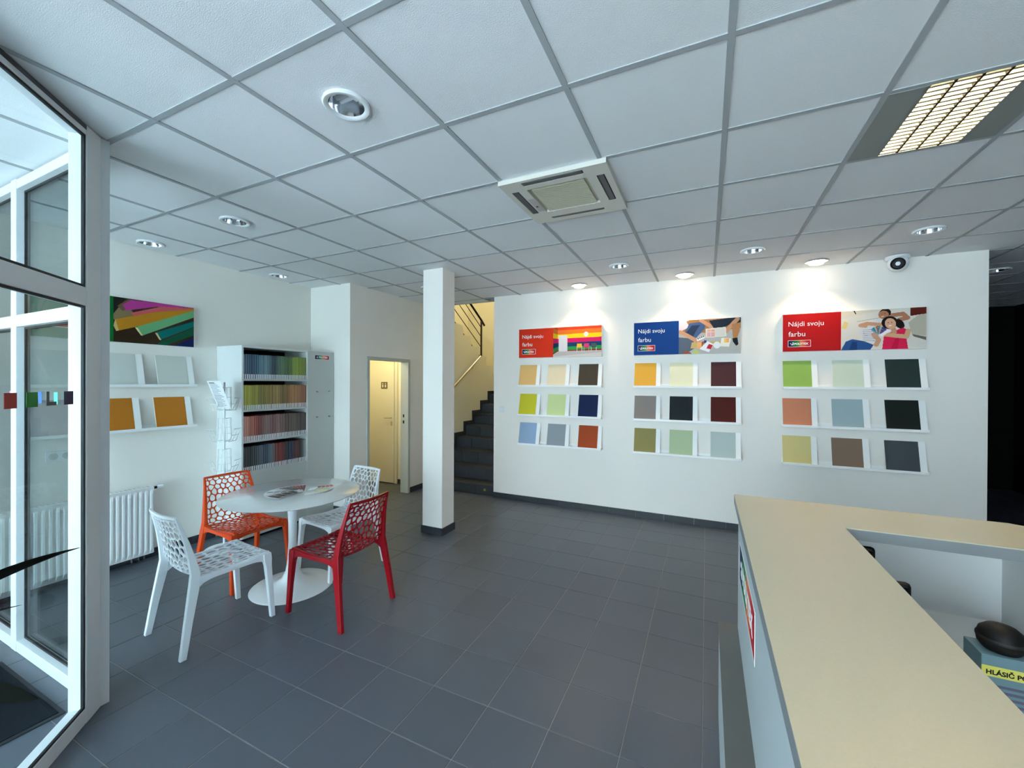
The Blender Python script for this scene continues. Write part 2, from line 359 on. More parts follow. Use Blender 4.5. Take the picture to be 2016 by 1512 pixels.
# ------------------------------------------------------------------ doorway and hall door
d1 = sempty('door_1', (-2.83, 2.976, 0))
bx('frame_jamb', FRAMEG, (-.13, .012, 0, .045, 0, 1.92), d1, .003); bx('frame_jamb', FRAMEG, (-.13, .012, .804, .849, 0, 1.92), d1, .003)
bx('frame_head', FRAMEG, (-.13, .012, 0, .849, 1.92, 1.962), d1, .003)
for z in (1.02, 1.11): bx('strike_plate', BLACK, (-.085, -.06, .8025, .804, z, z+.045), d1)
d2 = sempty('door_2', (-4.18, 4.17, 0))
bx('frame_jamb', DOORY, (.79, .84, -.03, 0, 0, 1.95), d2, .003); bx('frame_jamb', DOORY, (-.0, .03, -.03, 0, 0, 1.95), d2, .003)
bx('frame_head', DOORY, (0, .84, -.03, 0, 1.95, 1.995), d2, .003)
leaf = bx('door_leaf', DOORY, (.032, .788, -.045, -.008, .012, 1.948), d2, .004)
B().tube([(.745, -.046, 1.055), (.745, -.09, 1.055), (.70, -.095, 1.055), (.63, -.095, 1.055)], .008, 8).build('lever_handle', STEEL, leaf, True)
bx('key_plate', STEEL, (.728, .762, -.049, -.045, .93, 1.0), leaf, .002)
sg = thing('toilet_sign', 'small square pictogram sign on the cream hall door', 'sign', (-3.65, 4.121, 1.522))
bx('plate', mat('sign_brown', (96, 88, 60), .5), (0, .128, -.002, 0, 0, .108), sg)
for x in (.036, .092):
    p = B().box(x-.013, x+.013, -.004, -.002, .02, .066); p.lathe([(.0001, -.0), (.012, 0)], 10, (x, -.003, .08)); bx('pictogram', DOORY, (x-.013, x+.013, -.004, -.002, .02, .066), sg)
    B().add([(x+.011*math.cos(t*PI/5), -.004, .083+.011*math.sin(t*PI/5)) for t in range(10)], [tuple(range(10))]).build('pictogram', DOORY, sg)

# ------------------------------------------------------------------ glass vestibule (two glazed walls) and shop front
w1 = sempty('window_1', (-1.6, -.04, 0), math.radians(-46))
def rails(w, L_, y0, y1, mullions, zs, gy, side):
    """mullions: list of (x0,x1); zs: list of rail heights (z0,z1); glass at gy; gasket on 'side'"""
    for a, b in mullions: bx('frame_post', PVC, (a, b, y0, y1, 0, H-.002), w, .003)
    for (a0, a), (b, b1) in zip(mullions[:-1], mullions[1:]):
        for z0, z1 in zs: bx('frame_rail', PVC, (a, b, y0+.002, y1-.002, z0, z1), w, .003)
        for (q0, q1), (q2, q3) in zip(zs[:-1], zs[1:]):
            bx('pane', GLASS, (a-.01, b+.01, gy-.003, gy+.003, q1-.01, q2+.01), w)
            g = B(); t = .011; s0, s1 = (gy+.003, gy+.014) if side > 0 else (gy-.014, gy-.003)
            g.box(a, a+t, s0, s1, q1, q2); g.box(b-t, b, s0, s1, q1, q2); g.box(a+t, b-t, s0, s1, q1, q1+t); g.box(a+t, b-t, s0, s1, q2-t, q2)
            g.build('gasket', GASK, w)
rails(w1, 1.25, -.07, 0, [(0, .105), (1.15, 1.25)], [(0, .072), (1.982, 2.07), (2.79, 2.815)], -.02, 1)
bx('head_channel', DARKALU, (0, 1.25, -.06, -.002, 2.815, H-.002), w1)
w2 = sempty('window_2', (XL, 0, 0))
rails(w2, 1.85, -.06, 0, [(0, .08), (.83, .91), (1.725, 1.83)], [(0, .065), (1.95, 2.02), (2.775, 2.83)], -.012, -1)
bx('corner_post', PVC, (-1.70, -1.605, -.06, -.004, 0, H-.002), w2).location = (-XL, 0, 0)
ex, ey = -1.6+1.25*math.cos(math.radians(-46)), -.04+1.25*math.sin(math.radians(-46))
w3 = sempty('window_3', (ex, YF, 0), PI/2)
rails(w3, ey-YF, -.03, .03, [(0, .09), (.95, 1.04), (ey-YF-.1, ey-YF)], [(0, .072), (1.982, 2.07), (2.79, 2.836)], 0, 1)
w4 = sempty('window_4', (XL, YF, 0))
rails(w4, 5.8, -.06, .03, [(0, .1), (1.3, 1.4), (2.75, 2.85), (4.2, 4.3), (5.65, 5.8)], [(0, .09), (2.1, 2.18), (2.72, 2.83)], 0, 1)
struct(bx('wall_front', WALL, (XL+5.8, XE+.15, YF-.1, YF, -.1, H+.13)))
# square stickers on the near glass, their reflections as squares on the rear glass
def sticker(rgb, parent, x, z, y, name, label, wd=.059, ht=.06):
    o = B().box(-wd/2, wd/2, -.0006, .0006, 0, ht).build('glass_sticker', mat('sticker_'+name, rgb, .5)); pm = Matrix.Translation(parent.location) @ Matrix.Rotation(parent.rotation_euler.z, 4, 'Z')
    o.matrix_world = pm @ Matrix.Translation((x, y, z)); return tag(o, label, 'sticker', 'square stickers on the vestibule glass')
for s, c, n, lb in ((.515, (160, 12, 8), 'red', 'red square sticker on the near glass pane'), (.41, (0, 120, 36), 'green', 'green square sticker on the near glass pane'), (.20, (4, 6, 66), 'navy', 'navy blue square sticker beside the vestibule corner post')):
    sticker(c, w1, s, 1.521, -.0155, n, lb)
e = B().box(.012, .029, -.0006, .0006, 0, .06).box(-.029, .012, -.0006, .0006, 0, .016).build('glass_sticker', mat('sticker_grey', (96, 98, 104), .5))
e.matrix_world = Matrix.Translation(w1.location) @ Matrix.Rotation(w1.rotation_euler.z, 4, 'Z') @ Matrix.Translation((.305, -.0155, 1.522))
tag(e, 'grey corner-shaped sticker between green and navy stickers on glass', 'sticker', 'square stickers on the vestibule glass')
for X, c, n, lb in ((-2.86, (226, 130, 140), 'pink', 'pink sticker at the far left of the rear vestibule pane'), (-2.775, (90, 120, 200), 'pale_blue', 'pale blue sticker left of the rear vestibule mullion'), (-2.415, (60, 110, 180), 'mid_blue', 'blue sticker just right of the rear vestibule mullion'),
                    (-2.20, (90, 200, 180), 'teal', 'teal sticker on the rear vestibule pane'), (-2.02, (232, 120, 130), 'rose', 'rose sticker on the rear vestibule pane'), (-1.90, (60, 90, 160), 'steel_blue', 'steel blue sticker behind the navy one on glass')):
    sticker(c, w2, X-XL, 1.495, -.0155, n, lb, .05, .068)  # flat coloured squares painted in place of mirrored stickers
# door mat and plant in the vestibule
dm = thing('door_mat', 'dark entrance mat on the vestibule floor', 'mat', (-2.12, -.55, 0))
bx('mat_base', mat('mat_rubber', (30, 34, 40), .8), (-.42, .42, -.42, .42, 0, .008), dm, .003)
bx('mat_pile', mat('mat_pile', (18, 22, 29), .95, spec=.1, bump=.4, scale=300), (-.40, .40, -.40, .40, .008, .012), dm)
pt = thing('potted_plant', 'dark strap-leaved plant in front of the vestibule glass at the left edge', 'plant', (-.54, -.91, 0))
B().lathe([(.11, 0), (.15, .30), (.16, .32), (.145, .32), (.135, .28), (.0, .28)], 24).build('pot', mat('dark_plant_pot', (40, 40, 42), .5), pt, True)
B().tube([(0, 0, .27), (.01, -.01, .6), (0, 0, 1.02)], [.025, .02, .016], 8).build('stem', mat('bark', (70, 56, 40), .9, bump=.5), pt, True)
def strap_leaf(p0, p1, sag, wd, flat=.35, tp=.45):
    a, b = Vector(p0), Vector(p1); R = []; n = 14; side = (b-a).cross(Vector((0, 0, 1))).normalized()
    top = []; bot = []
    for i in range(n+1):
        t = i/n; c = a.lerp(b, t) + Vector((0, 0, sag*4*t*(1-t))); w_ = wd*min(1, .4+2.5*t)*(1-max(0, (t-tp)/(1-tp))**1.6)+.0006
        s2 = (side*flat+Vector((0, 0, .94))).normalized()
        R.append([tuple(c-s2*w_/2), tuple(c+side*.004), tuple(c+s2*w_/2), tuple(c-side*.004)])
    B().sect(R).build('leaf', LEAF, pt, True)
strap_leaf((0, 0, 1.00), (-.31, .545, 1.045), .035, .044)
strap_leaf((0, 0, .96), (-.31, .41, .91), .03, .02)
strap_leaf((0, 0, .98), (.125, .325, .815), .03, .085, .5, .86)
for a in range(7): strap_leaf((0, 0, 1.0), (.42*math.cos(3.6+a*.42), .42*math.sin(3.6+a*.42), 1.12+.08*(a % 3)), .1, .055)

# ------------------------------------------------------------------ ceiling fixtures
def downlight(x, y, lit, label, group):
    t = thing('downlight', label, 'ceiling light', (x, y, H-.001), 0, group)
    B().lathe([(.098, .004), (.100, -.004), (.094, -.010), (.082, -.010), (.074, -.004), (.074, .01)], 40).build('ring', PLAST, t, True)
    B().lathe([(.074, -.003), (.07, .02), (.058, .06), (.03, .085), (.002, .09)], 32).build('reflector', CHROME, t, True)
    if lit:
        B().lathe([(.073, -.006), (.06, -.026), (.035, -.036), (.002, -.039)], 28).build('lens', mat('glowing_lens', (255, 240, 215), .4, emit=9), t, True)
        B().lathe([(.098, -.012), (.104, -.002)], 32).build('collar', STEEL, t, True)
    else:
        b = B().tube([(-.045, .01, .035), (.03, .01, .035)], .011, 10); b.tube([(-.045, -.014, .035), (.03, -.014, .035)], .011, 10); b.build('bulb', mat('frosted_bulb', (226, 230, 234), .35), t, True)
        B().box(.03, .055, -.03, .026, .02, .05).build('lamp_holder', PLAST, t)
for x, y, lb in ((-.3, .3, 'large unlit chrome downlight nearest the camera on the left ceiling'), (-2.1, .9, 'unlit chrome downlight above the round table chairs'), (-3.3, .9, 'unlit chrome downlight above the green poster wall'), (-3.3, 2.1, 'unlit chrome downlight above the binder cabinet'), (-2.1, 3.3, 'unlit downlight half hidden behind the white column'),
                 (.3, 3.3, 'unlit downlight in front of the left lit downlight pair'), (1.5, 3.3, 'unlit downlight between the middle and right lit downlights'), (2.7, 3.3, 'unlit downlight in front of the dome camera')):
    downlight(x, y, False, lb, 'unlit ceiling downlights')
downlight(3.9, 5.1, False, 'unlit downlight in the dark corridor ceiling', 'unlit ceiling downlights')
for (x, y), lb in zip(DOWN, ('glowing downlight above the rainbow room poster', 'glowing downlight above the blue poster', 'glowing downlight above the couple poster')): downlight(x, y, True, lb, 'lit ceiling downlights')
# air conditioner cassette
ACP = mat('aircon_plastic', (214, 211, 200), .45); ACD = mat('aircon_dark_flap', (74, 80, 84), .5); ACG = mat('aircon_grille', (196, 192, 168), .5)
ac = thing('air_conditioner', 'square cassette air conditioner set in the ceiling', 'air conditioner', (.31, 1.515, H))
b = B(); hw = .325; sl = [(-.187, .187, -.300, -.255), (-.187, .187, .238, .275), (.243, .289, -.205, .15), (-.289, -.243, -.205, .15)]
xs = sorted({-hw, hw, *[v for q in sl for v in q[:2]]}); ys = sorted({-hw, hw, *[v for q in sl for v in q[2:]]})
for i in range(len(xs)-1):
    for j in range(len(ys)-1):
        cx, cy = (xs[i]+xs[i+1])/2, (ys[j]+ys[j+1])/2
        if any(q[0] < cx < q[1] and q[2] < cy < q[3] for q in sl) or (abs(cx) < .187 and -.2 < cy < .175): continue
        b.box(xs[i], xs[i+1], ys[j], ys[j+1], -.028, .0)
b.build('panel', ACP, ac)
for q in sl:
    bx('slot_back', BLACK, (*q, -.022, 0), ac); cx = (q[0]+q[1])/2; m_ = .006
    bx('flap', ACD, (q[0]+m_, q[1]-m_, q[2]+m_, q[3]-m_, -.0285, -.021), ac, .002)
gr = bx('intake_frame', ACG, (-.186, .186, -.202, .174, -.012, -.004), ac)
for k in range(26): bx('slat', ACG, (-.165, .165, -.178+k*.0125, -.1705+k*.0125, -.026, -.012), gr)
for xx in (-.11, 0, .11): bx('slat_rib', ACG, (xx-.003, xx+.003, -.178, .15, -.024, -.012), gr)
bx('receiver_panel', mat('aircon_receiver', (176, 176, 172), .4), (-.232, -.192, -.08, .12, -.0295, -.028), ac); bx('receiver_eye', BLACK, (-.222, -.208, .03, .045, -.031, -.0295), ac)
for xx in (-.14, .14): bx('latch', PLAST, (xx-.008, xx+.008, .15, .162, -.03, -.026), ac, .002)
# fluorescent louvre light
def louvre(fx, fy, label):
    fl = thing('louvre_light', label, 'ceiling light', (fx, fy, H), 0, 'fluorescent louvre panels'); louvre_parts(fl)
GP = mat('grey_light_housing', (146, 148, 142), .6); REFL = mat('lamp_reflector', (120, 116, 104), .5); FIN = mat('louvre_fin_lacquer', (150, 145, 128), .6, spec=.2); TUBE = mat('fluorescent_tube', (255, 228, 178), .4, emit=50)
def louvre_parts(fl):
    bx('side_panel', GP, (-.288, -.162, -.288, .288, -.002, .006), fl); bx('side_panel', GP, (.162, .288, -.288, .288, -.002, .006), fl)
    bx('housing', REFL, (-.162, .162, -.288, .288, .075, .08), fl)
    for k in range(5): bx('divider', BLACK if 0 < k < 4 else GP, (-.16+k*.08-.004, -.16+k*.08+.004, -.288, .288, -.002, .075), fl)
    for k in range(4):
        cx = -.12+.08*k
        B().tube([(cx, -.28, .05), (cx, .28, .05)], .013, 10).build('tube_lamp', TUBE, fl, True)
        for j in range(17): B().add([(cx-.037, -.272+j*.034-.006, -.001), (cx+.037, -.272+j*.034-.006, -.001), (cx+.037, -.272+j*.034, .022), (cx-.037, -.272+j*.034, .022), (cx-.037, -.272+j*.034+.006, -.001), (cx+.037, -.272+j*.034+.006, -.001)], [(0, 1, 2, 3), (3, 2, 5, 4), (0, 4, 5, 1)]).build('louvre_fin', FIN, fl)
louvre(2.1, 1.5, 'lit fluorescent louvre panel in the right ceiling')
louvre(2.1, -.9, 'lit fluorescent louvre panel above the counter near the shop front')  # unseen lamp, added to warm the light on the right
louvre(.9, -1.5, 'lit fluorescent louvre panel in the aisle behind the viewer')  # another unseen lamp, added for warm light on floor and display wall
# dome camera
dc = thing('dome_camera', 'white dome security camera on the ceiling by the display wall', 'security camera', (2.757, 4.065, H-.002))
B().lathe([(.062, .0), (.062, -.012), (.052, -.022), (.002, -.022)], 28).build('base', PLAST, dc, True)
ball = B().lathe([(.002, .052)] + [(.052*math.cos(a), .052*math.sin(a)) for a in [PI/2-.2*i for i in range(1, 15)]] + [(.002, -.052)], 28).build('ball', PLAST, dc, True, loc=(0, -.005, -.045))
d_ = (CAM - Vector((2.757, 4.08, H-.047))).normalized()
lens = B().lathe([(.034, .0), (.036, .012), (.031, .014), (.028, .006), (.002, .003)], 24).build('lens', BLACK, dc, True, loc=Vector((0, -.005, -.045))+d_*.046)
dc.scale = (1.5, 1.5, 1.5); lens.rotation_euler = d_.to_track_quat('Z', 'Y').to_euler()

# ------------------------------------------------------------------ posters
def logo(parent, x, z, w, h, y):
    cols = [(20, 30, 84), (28, 46, 84), (22, 122, 66), (52, 140, 74), (240, 130, 70), (228, 92, 60), (206, 30, 44), (186, 20, 36)]
    def band(X, Y, img):
        p = np.clip(X*7.0, 0, 6.999); i = p.astype(int); f_ = (p-i)[..., None]; c = np.array(cols, float); return c[i]*(1-f_)+c[i+1]*f_
    lg = obj('logo_badge', raster(w, h, 48, 4, [('fn', band)], (0, 0, 0)), PRINT, parent, loc=(x, y, z))
    t = h*.055; b = B()
    for q in ((-t, w+t, -t, 0), (-t, w+t, h, h+t), (-t, 0, 0, h), (w, w+t, 0, h)): b.box(q[0], q[1], -.0006, .001, q[2], q[3])
    b.build('logo_border', WHITEINK, lg)
    a = h*.16; i0, z0, s_ = w*.085, h*.27, h*.46; b = B()
    b.box(i0+s_*.25, i0+s_, -.001, 0, z0, z0+s_*.28); b.box(i0+s_*.72, i0+s_, -.001, 0, z0+s_*.28, z0+s_); b.box(i0, i0+s_*.3, -.001, 0, z0+s_*.45, z0+s_*.75); b.build('logo_mark', WHITEINK, lg)
    me = upright(text_mesh('POLYTEX', h*.56, bold=h*.022, depth=.0004), w*.64); obj('lettering', me, WHITEINK, lg, loc=(w*.27, -.001, h*.30))
    return lg
SK = (206, 152, 118); SK2 = (184, 124, 92)
def rainbow():
    S = [('poly', [(0, 0), (1, 0), (1, .20), (.09, .17), (0, .12)], (196, 186, 180)), ('poly', [(0, 0), (1, 0), (1, .13), (0, .02)], (214, 206, 202))]
    bands = [((226, 66, 26), 1.0, .90), ((232, 118, 40), .90, .76), ((250, 214, 20), .76, .62), ((222, 24, 100), .62, .48), ((22, 62, 104), .48, .345), ((44, 152, 70), .345, .23), ((146, 40, 34), .23, .19)]
    for c, a, b in bands:
        dk = tuple(int(v*.78) for v in c); ka = .03 if a < .95 else 0
        S.append(('poly', [(.10, b), (1, b+.01), (1, a+.01), (.10, a)], c)); S.append(('poly', [(0, b+(b-.55)*.28), (.10, b), (.10, a), (0, a+(a-.55)*.28)], dk))
    S += [('poly', [(.12, .19), (.305, .19), (.305, .72), (.12, .72)], (226, 222, 224)), ('ell', .69, .735, .075, .075, 0, (248, 246, 244)), ('ell', .69, .735, .012, .012, 0, (120, 120, 120))]
    for x, c in ((.50, (246, 196, 60)), (.645, (222, 60, 120)), (.79, (70, 92, 98))):
        S += [('poly', [(x, .30), (x+.11, .30), (x+.105, .43), (x+.005, .43)], c), ('poly', [(x+.0, .285), (x+.115, .285), (x+.115, .31), (x, .31)], tuple(int(v*.85) for v in c))]
        for q in (x+.005, x+.105): S.append(('line', [(q, .3), (q, .16)], .007, (220, 220, 216)))
    return S, (196, 186, 180)
def workshop():
    S = [('poly', [(0, 0), (1, 0), (1, .6), (0, .6)], (182, 182, 178)), ('poly', [(0, .62), (.5, .6), (1, .7), (1, 1), (0, 1)], (168, 118, 74)), ('poly', [(0, .5), (.22, .46), (.3, .2), (.12, 0), (0, 0)], (92, 104, 120)),
         ('poly', [(.2, .16), (.78, .2), (.8, .36), (.22, .34)], (202, 176, 110)), ('poly', [(0, .7), (.12, .95), (.18, 1), (0, 1)], (226, 210, 220)), ('poly', [(0, .65), (.18, .8), (.12, .98), (0, .98)], (230, 216, 224)),
         ('poly', [(.08, .58), (.18, .90), (.38, .93), (.445, .86), (.43, .72), (.30, .48), (.24, .42)], (70, 96, 138)), ('poly', [(.12, .62), (.22, .84), (.36, .84), (.30, .7), (.24, .5)], (48, 62, 92)),
         ('line', [(.02, .66), (.14, .55), (.28, .40), (.33, .35)], .055, SK), ('line', [(.37, .97), (.5, .82), (.6, .68), (.65, .54)], .05, SK),
         ('poly', [(.50, .95), (.82, 1), (.9, .86), (.74, .74), (.58, .72)], (34, 42, 58)), ('poly', [(.78, 1), (1, 1), (1, .82), (.92, .8)], (40, 44, 50)), ('line', [(.95, .96), (.84, .76), (.78, .62)], .055, SK),
         ('poly', [(.86, .82), (1, .86), (.98, .60), (.94, .40), (.88, .42)], (190, 132, 84)), ('poly', [(.87, .42), (.95, .43), (.965, .24), (.93, .20), (.88, .32)], (24, 32, 38)),
         ('poly', [(.45, .72), (.77, .75), (.78, .48), (.45, .46)], (226, 222, 210))]
    for i in range(6):
        for j in range(6): S.append(('poly', [(.475+.02*i, .49+.035*j), (.488+.02*i, .49+.035*j), (.488+.02*i, .515+.035*j), (.475+.02*i, .515+.035*j)], (226, 120-8*i, 130-10*j)))
    for i in range(12): S.append(('poly', [(.60+.013*i, .5), (.605+.013*i, .5), (.605+.013*i, .72), (.60+.013*i, .72)], (204, 202, 198)))
    S += [('poly', [(.3, .44), (.43, .53), (.44, .46), (.31, .36)], (240, 240, 238))] + [('ell', .325+.03*i, .44+.02*i, .018, .018, 0, (80, 60, 120) if i % 2 else (30, 30, 36)) for i in range(4)]
    S += [('poly', [(.30, .16), (.38, .16), (.385, .34), (.31, .34)], (244, 178, 116)), ('poly', [(.38, .16), (.40, .18), (.405, .36), (.385, .34)], (150, 66, 30)), ('poly', [(.41, .22), (.435, .24), (.42, .36), (.405, .36)], (206, 110, 40)), ('poly', [(.41, .33), (.47, .26), (.46, .38), (.43, .40)], (30, 66, 128)),
          ('poly', [(.35, .14), (.50, .04), (.58, .26), (.48, .36)], (238, 238, 242)), ('poly', [(.46, .15), (.53, .12), (.565, .24), (.50, .28)], (196, 40, 66)), ('ell', .63, .24, .09, .10, 0, (232, 234, 236)), ('poly', [(.68, .2), (.82, .18), (.85, .42), (.70, .44)], (240, 236, 220)), ('poly', [(.74, .3), (.80, .3), (.81, .42), (.74, .42)], (250, 206, 100)), ('poly', [(.78, .3), (.82, .3), (.825, .42), (.78, .42)], (248, 170, 110)),
          ('poly', [(.22, 0), (.28, .14), (.34, .06), (.36, 0)], (190, 202, 120)), ('poly', [(.08, 0), (.10, .12), (.2, .04), (.22, 0)], (150, 80, 60))]
    return S, (186, 184, 178)
def couple():
    S = [('poly', [(0, .8), (.4, .95), (.8, 1), (0, 1)], (222, 212, 190)), ('poly', [(.0, .55), (.04, .75), (.09, .7), (.07, .56)], (236, 206, 130)), ('line', [(.16, 1), (.18, .92)], .012, (40, 36, 34)), ('line', [(.2, .72), (.5, .80), (.6, .86)], .012, (196, 188, 176)),
         ('poly', [(.82, .8), (1, .84), (1, 1), (.82, 1)], (96, 34, 22)), ('poly', [(.8, .64), (.9, .80), (1, .84), (1, .30), (.84, .36)], (196, 186, 166)), ('poly', [(.84, .36), (1, .28), (1, .2), (.86, .3)], (112, 104, 96)),
         ('poly', [(.25, .62), (.46, .76), (.5, .5), (.44, .18), (.30, .2), (.22, .46)], (216, 214, 218)), ('line', [(.47, .62), (.32, .66), (.24, .62), (.30, .60)], .045, SK), ('line', [(.62, .84), (.74, .86), (.79, .76), (.70, .72)], .05, SK2),
         ('ell', .53, .90, .12, .11, .5, (34, 24, 20)), ('ell', .515, .86, .10, .105, .6, SK2), ('ell', .585, .66, .155, .16, .2, (30, 20, 20)), ('ell', .70, .62, .08, .13, .5, (30, 20, 20)),
         ('poly', [(.0, .0), (.06, .22), (.14, .28), (.28, .22), (.40, .12), (.36, 0)], (44, 84, 142)), ('poly', [(.1, 0), (.14, .22), (.2, .2), (.2, 0)], (30, 62, 116)),
         ('poly', [(.52, .34), (.62, .44), (.74, .52), (.80, .46), (.78, .26), (.80, 0), (.50, 0)], (226, 34, 80)), ('poly', [(.6, .0), (.66, .3), (.7, .3), (.68, 0)], (206, 22, 66)),
         ('line', [(.63, .50), (.64, .42)], .05, SK), ('ell', .595, .635, .105, .135, .25, (222, 168, 136)), ('line', [(.80, .44), (.78, .30), (.66, .33), (.54, .37)], .05, (216, 170, 128)), ('line', [(.43, .12), (.46, .24), (.40, .38)], .05, SK), ('ell', .42, .33, .06, .06, 0, SK)]
    for i in range(7): S.append(('line', [(.27+.0*i, .50-.045*i), (.46, .52-.05*i)], .005, (150, 146, 160)))
    fan = [(80, 160, 180), (50, 120, 170), (190, 170, 140), (120, 110, 100), (60, 130, 160), (200, 160, 120), (40, 96, 150), (60, 70, 130), (110, 60, 130)]
    for i, c in enumerate(fan):
        a0, a1 = 2.5-.22*i, 2.5-.22*(i+1); cx, cy = .455, .37
        S.append(('poly', [(cx+.01*math.cos(a0), cy), (cx+.115*math.cos(a0), cy+.22*math.sin(a0)), (cx+.115*math.cos(a1), cy+.22*math.sin(a1))], c))
    S += [('poly', [(.47, .36), (.56, .50), (.60, .46), (.50, .32)], (238, 236, 240)), ('ell', .57, .66, .012, .010, 0, (60, 36, 30)), ('ell', .61, .665, .012, .010, 0, (60, 36, 30)), ('ell', .592, .585, .034, .014, .2, (240, 228, 226)), ('ell', .50, .87, .012, .008, 0, (60, 36, 30)), ('ell', .53, .89, .012, .008, 0, (60, 36, 30)), ('ell', .505, .82, .03, .01, .3, (232, 214, 206))]
    return S, (226, 218, 206)
def planks():
    S = [('poly', [(0, .6), (.1, .78), (.02, .3), (.1, .22), (.3, .2), (.42, .1), (.38, 0), (0, 0)], (52, 38, 24)), ('ell', .1, .62, .2, .16, .4, (140, 118, 84)), ('poly', [(0, .98), (.06, 1), (.14, 1), (.0, .62)], (26, 22, 20)), ('poly', [(.04, .8), (.16, .98), (.3, .98), (.1, .7)], (110, 88, 66)),
         ('poly', [(.10, .84), (.20, .98), (.60, 1), (1, 1), (.5, .9), (.14, .72)], (196, 66, 150)), ('poly', [(.19, .68), (.56, .92), (1, .99), (1, .94), (.24, .60)], (212, 96, 100)), ('poly', [(0, .36), (.02, .5), (.5, .78), (1, .97), (1, .86), (.36, .44), (.03, .24)], (200, 136, 36)), ('poly', [(.0, .36), (.03, .24), (.06, .26), (.02, .5)], (222, 190, 120)),
         ('poly', [(.24, .36), (1, .93), (1, .76), (.33, .19)], (112, 176, 124)), ('poly', [(.24, .36), (.27, .36), (.335, .185), (.31, .19)], (236, 222, 160)), ('poly', [(.48, .28), (1, .66), (1, .52), (.55, .12)], (8, 112, 108)), ('poly', [(.48, .28), (.51, .28), (.56, .115), (.535, .125)], (232, 216, 150)), ('poly', [(.56, .10), (1, .50), (1, .30), (.62, 0), (.50, 0)], (20, 84, 60)), ('poly', [(.72, 0), (1, .24), (1, 0)], (16, 34, 84))]
    return S, (58, 42, 28)
def poster(name, label, loc, rz, left, picture, split, lettered, inkpos):
    t = thing('poster_panel', label, 'poster', loc, rz, 'poster panels above the ledges'); w, h, d = 1.136, .392, .05
    bx('panel', BOARD, (0, w, -d, 0, 0, h), t, .0015)
    bx('colour_field', mat('poster_'+name, left, .5, spec=.12), (.002, w*split, -d-.0012, -d, .002, h-.002), t)
    S, base = picture(); obj('picture', raster(w*(1-split)-.002, h-.004, 190, 112, S, base), PRINT, t, loc=(w*split, -d-.0012, .002))
    if lettered:
        obj('lettering', upright(text_mesh('Nájdi svoju', .073, depth=.0004), .300), WHITEINK, t, loc=(.052, -d-.0016, .264)); obj('lettering', upright(text_mesh('farbu', .073, depth=.0004), .145), WHITEINK, t, loc=(.052, -d-.0016, .158))
    logo(t, *inkpos, -d-.002); return t
PZ = 1.963
CX = (-1.195, .329, 1.848)
poster('orange_red', 'poster with an orange-red field and rainbow-striped room', (CX[0], YD, PZ), 0, (222, 50, 20), rainbow, .435, True, (.052, .052, .190, .062))
poster('blue', 'poster with a blue field and people sorting colour cards', (CX[1], YD, PZ), 0, (8, 62, 134), workshop, .445, True, (.052, .052, .190, .062))
poster('red', 'poster with a red field and a couple lying down', (CX[2], YD, PZ), 0, (186, 22, 24), couple, .435, True, (.052, .052, .190, .062))
poster('green', 'poster with a green field and coloured planks on left wall', (XL, .19, PZ), PI/2, (4, 104, 44), planks, .46, False, (.05, .09, .2, .075))

# ------------------------------------------------------------------ picture ledges and colour sample boards
LZ = (1.575, 1.182, .790)          # shelf floor heights
def ledge(loc, rz, label):
    t = thing('picture_ledge', label, 'shelf', loc, rz, 'white picture ledges')
    bx('shelf_floor', LEDGE, (0, 1.138, -.098, 0, 0, .012), t, .001); bx('front_lip', LEDGE, (0, 1.138, -.108, -.098, 0, .024), t, .001); bx('back_rail', LEDGE, (0, 1.138, -.012, 0, .012, .045), t, .001); return t
BW, BH = .300, .288
backing = B().box(0, BW, -.004, .0, 0, BH).mesh('backing'); backing.materials.append(BOARD)
def board(loc, rz, tilt, rgb, label, group):
    t = thing('sample_board', label, 'sample board', loc, rz, group)
    t.rotation_euler = (-tilt, 0, rz); obj('backing', backing, None, t)
    bx('colour_sheet', mat('sheet_%d_%d_%d' % rgb, rgb, .6, spec=.15), (0.001, .250, -.0055, -.004, .001, BH-.001), t); return t
CN = [[['apricot', 'cream', 'dark olive brown'], ['lemon yellow', 'pale lime', 'navy'], ['powder blue', 'mid grey', 'rust orange']],
      [['golden yellow', 'ivory', 'aubergine brown'], ['taupe', 'anthracite', 'oxblood'], ['olive', 'sage', 'silver grey']],
      [['apple green', 'pale mint', 'dark spruce'], ['terracotta', 'misty blue grey', 'near-black green'], ['straw yellow', 'mocha', 'slate grey']]]
CC = [[[(232, 188, 120), (240, 220, 184), (76, 66, 52)], [(212, 202, 52), (214, 226, 160), (26, 36, 76)], [(154, 176, 204), (152, 160, 164), (172, 74, 36)]],
      [[(238, 176, 66), (236, 232, 198), (80, 46, 48)], [(146, 134, 128), (34, 40, 42), (84, 30, 24)], [(150, 138, 84), (182, 198, 158), (192, 202, 196)]],
      [[(150, 184, 92), (208, 218, 198), (42, 56, 54)], [(214, 136, 102), (166, 184, 188), (26, 32, 28)], [(222, 204, 138), (138, 114, 96), (74, 80, 86)]]]
BX = ((.0, .408, .832), (.002, .402, .836), (.0, .42, .838))
ROW = ('top', 'middle', 'bottom'); PN = ('rainbow room', 'blue', 'couple')
TILT = math.radians(13)
def lean(loc_wall, rz, x, z):      # board foot stands on the ledge, head leans on the wall
    off = -(BH*math.sin(TILT)) - .006
    c, s = math.cos(rz), math.sin(rz); return (loc_wall[0]+c*x-s*off, loc_wall[1]+s*x+c*off, z+.0135)
for c in range(3):
    for r in range(3):
        ledge((CX[c]+.005, YD, LZ[r]), 0, f'{ROW[r]} white picture ledge under the {PN[c]} poster')
        for k in range(3): board(lean((CX[c]+.006, YD), 0, BX[c][k], LZ[r]), 0, TILT, CC[c][r][k], f'{CN[c][r][k]} sample board on the {ROW[r]} ledge under the {PN[c]} poster', 'colour sample boards on the ledges')
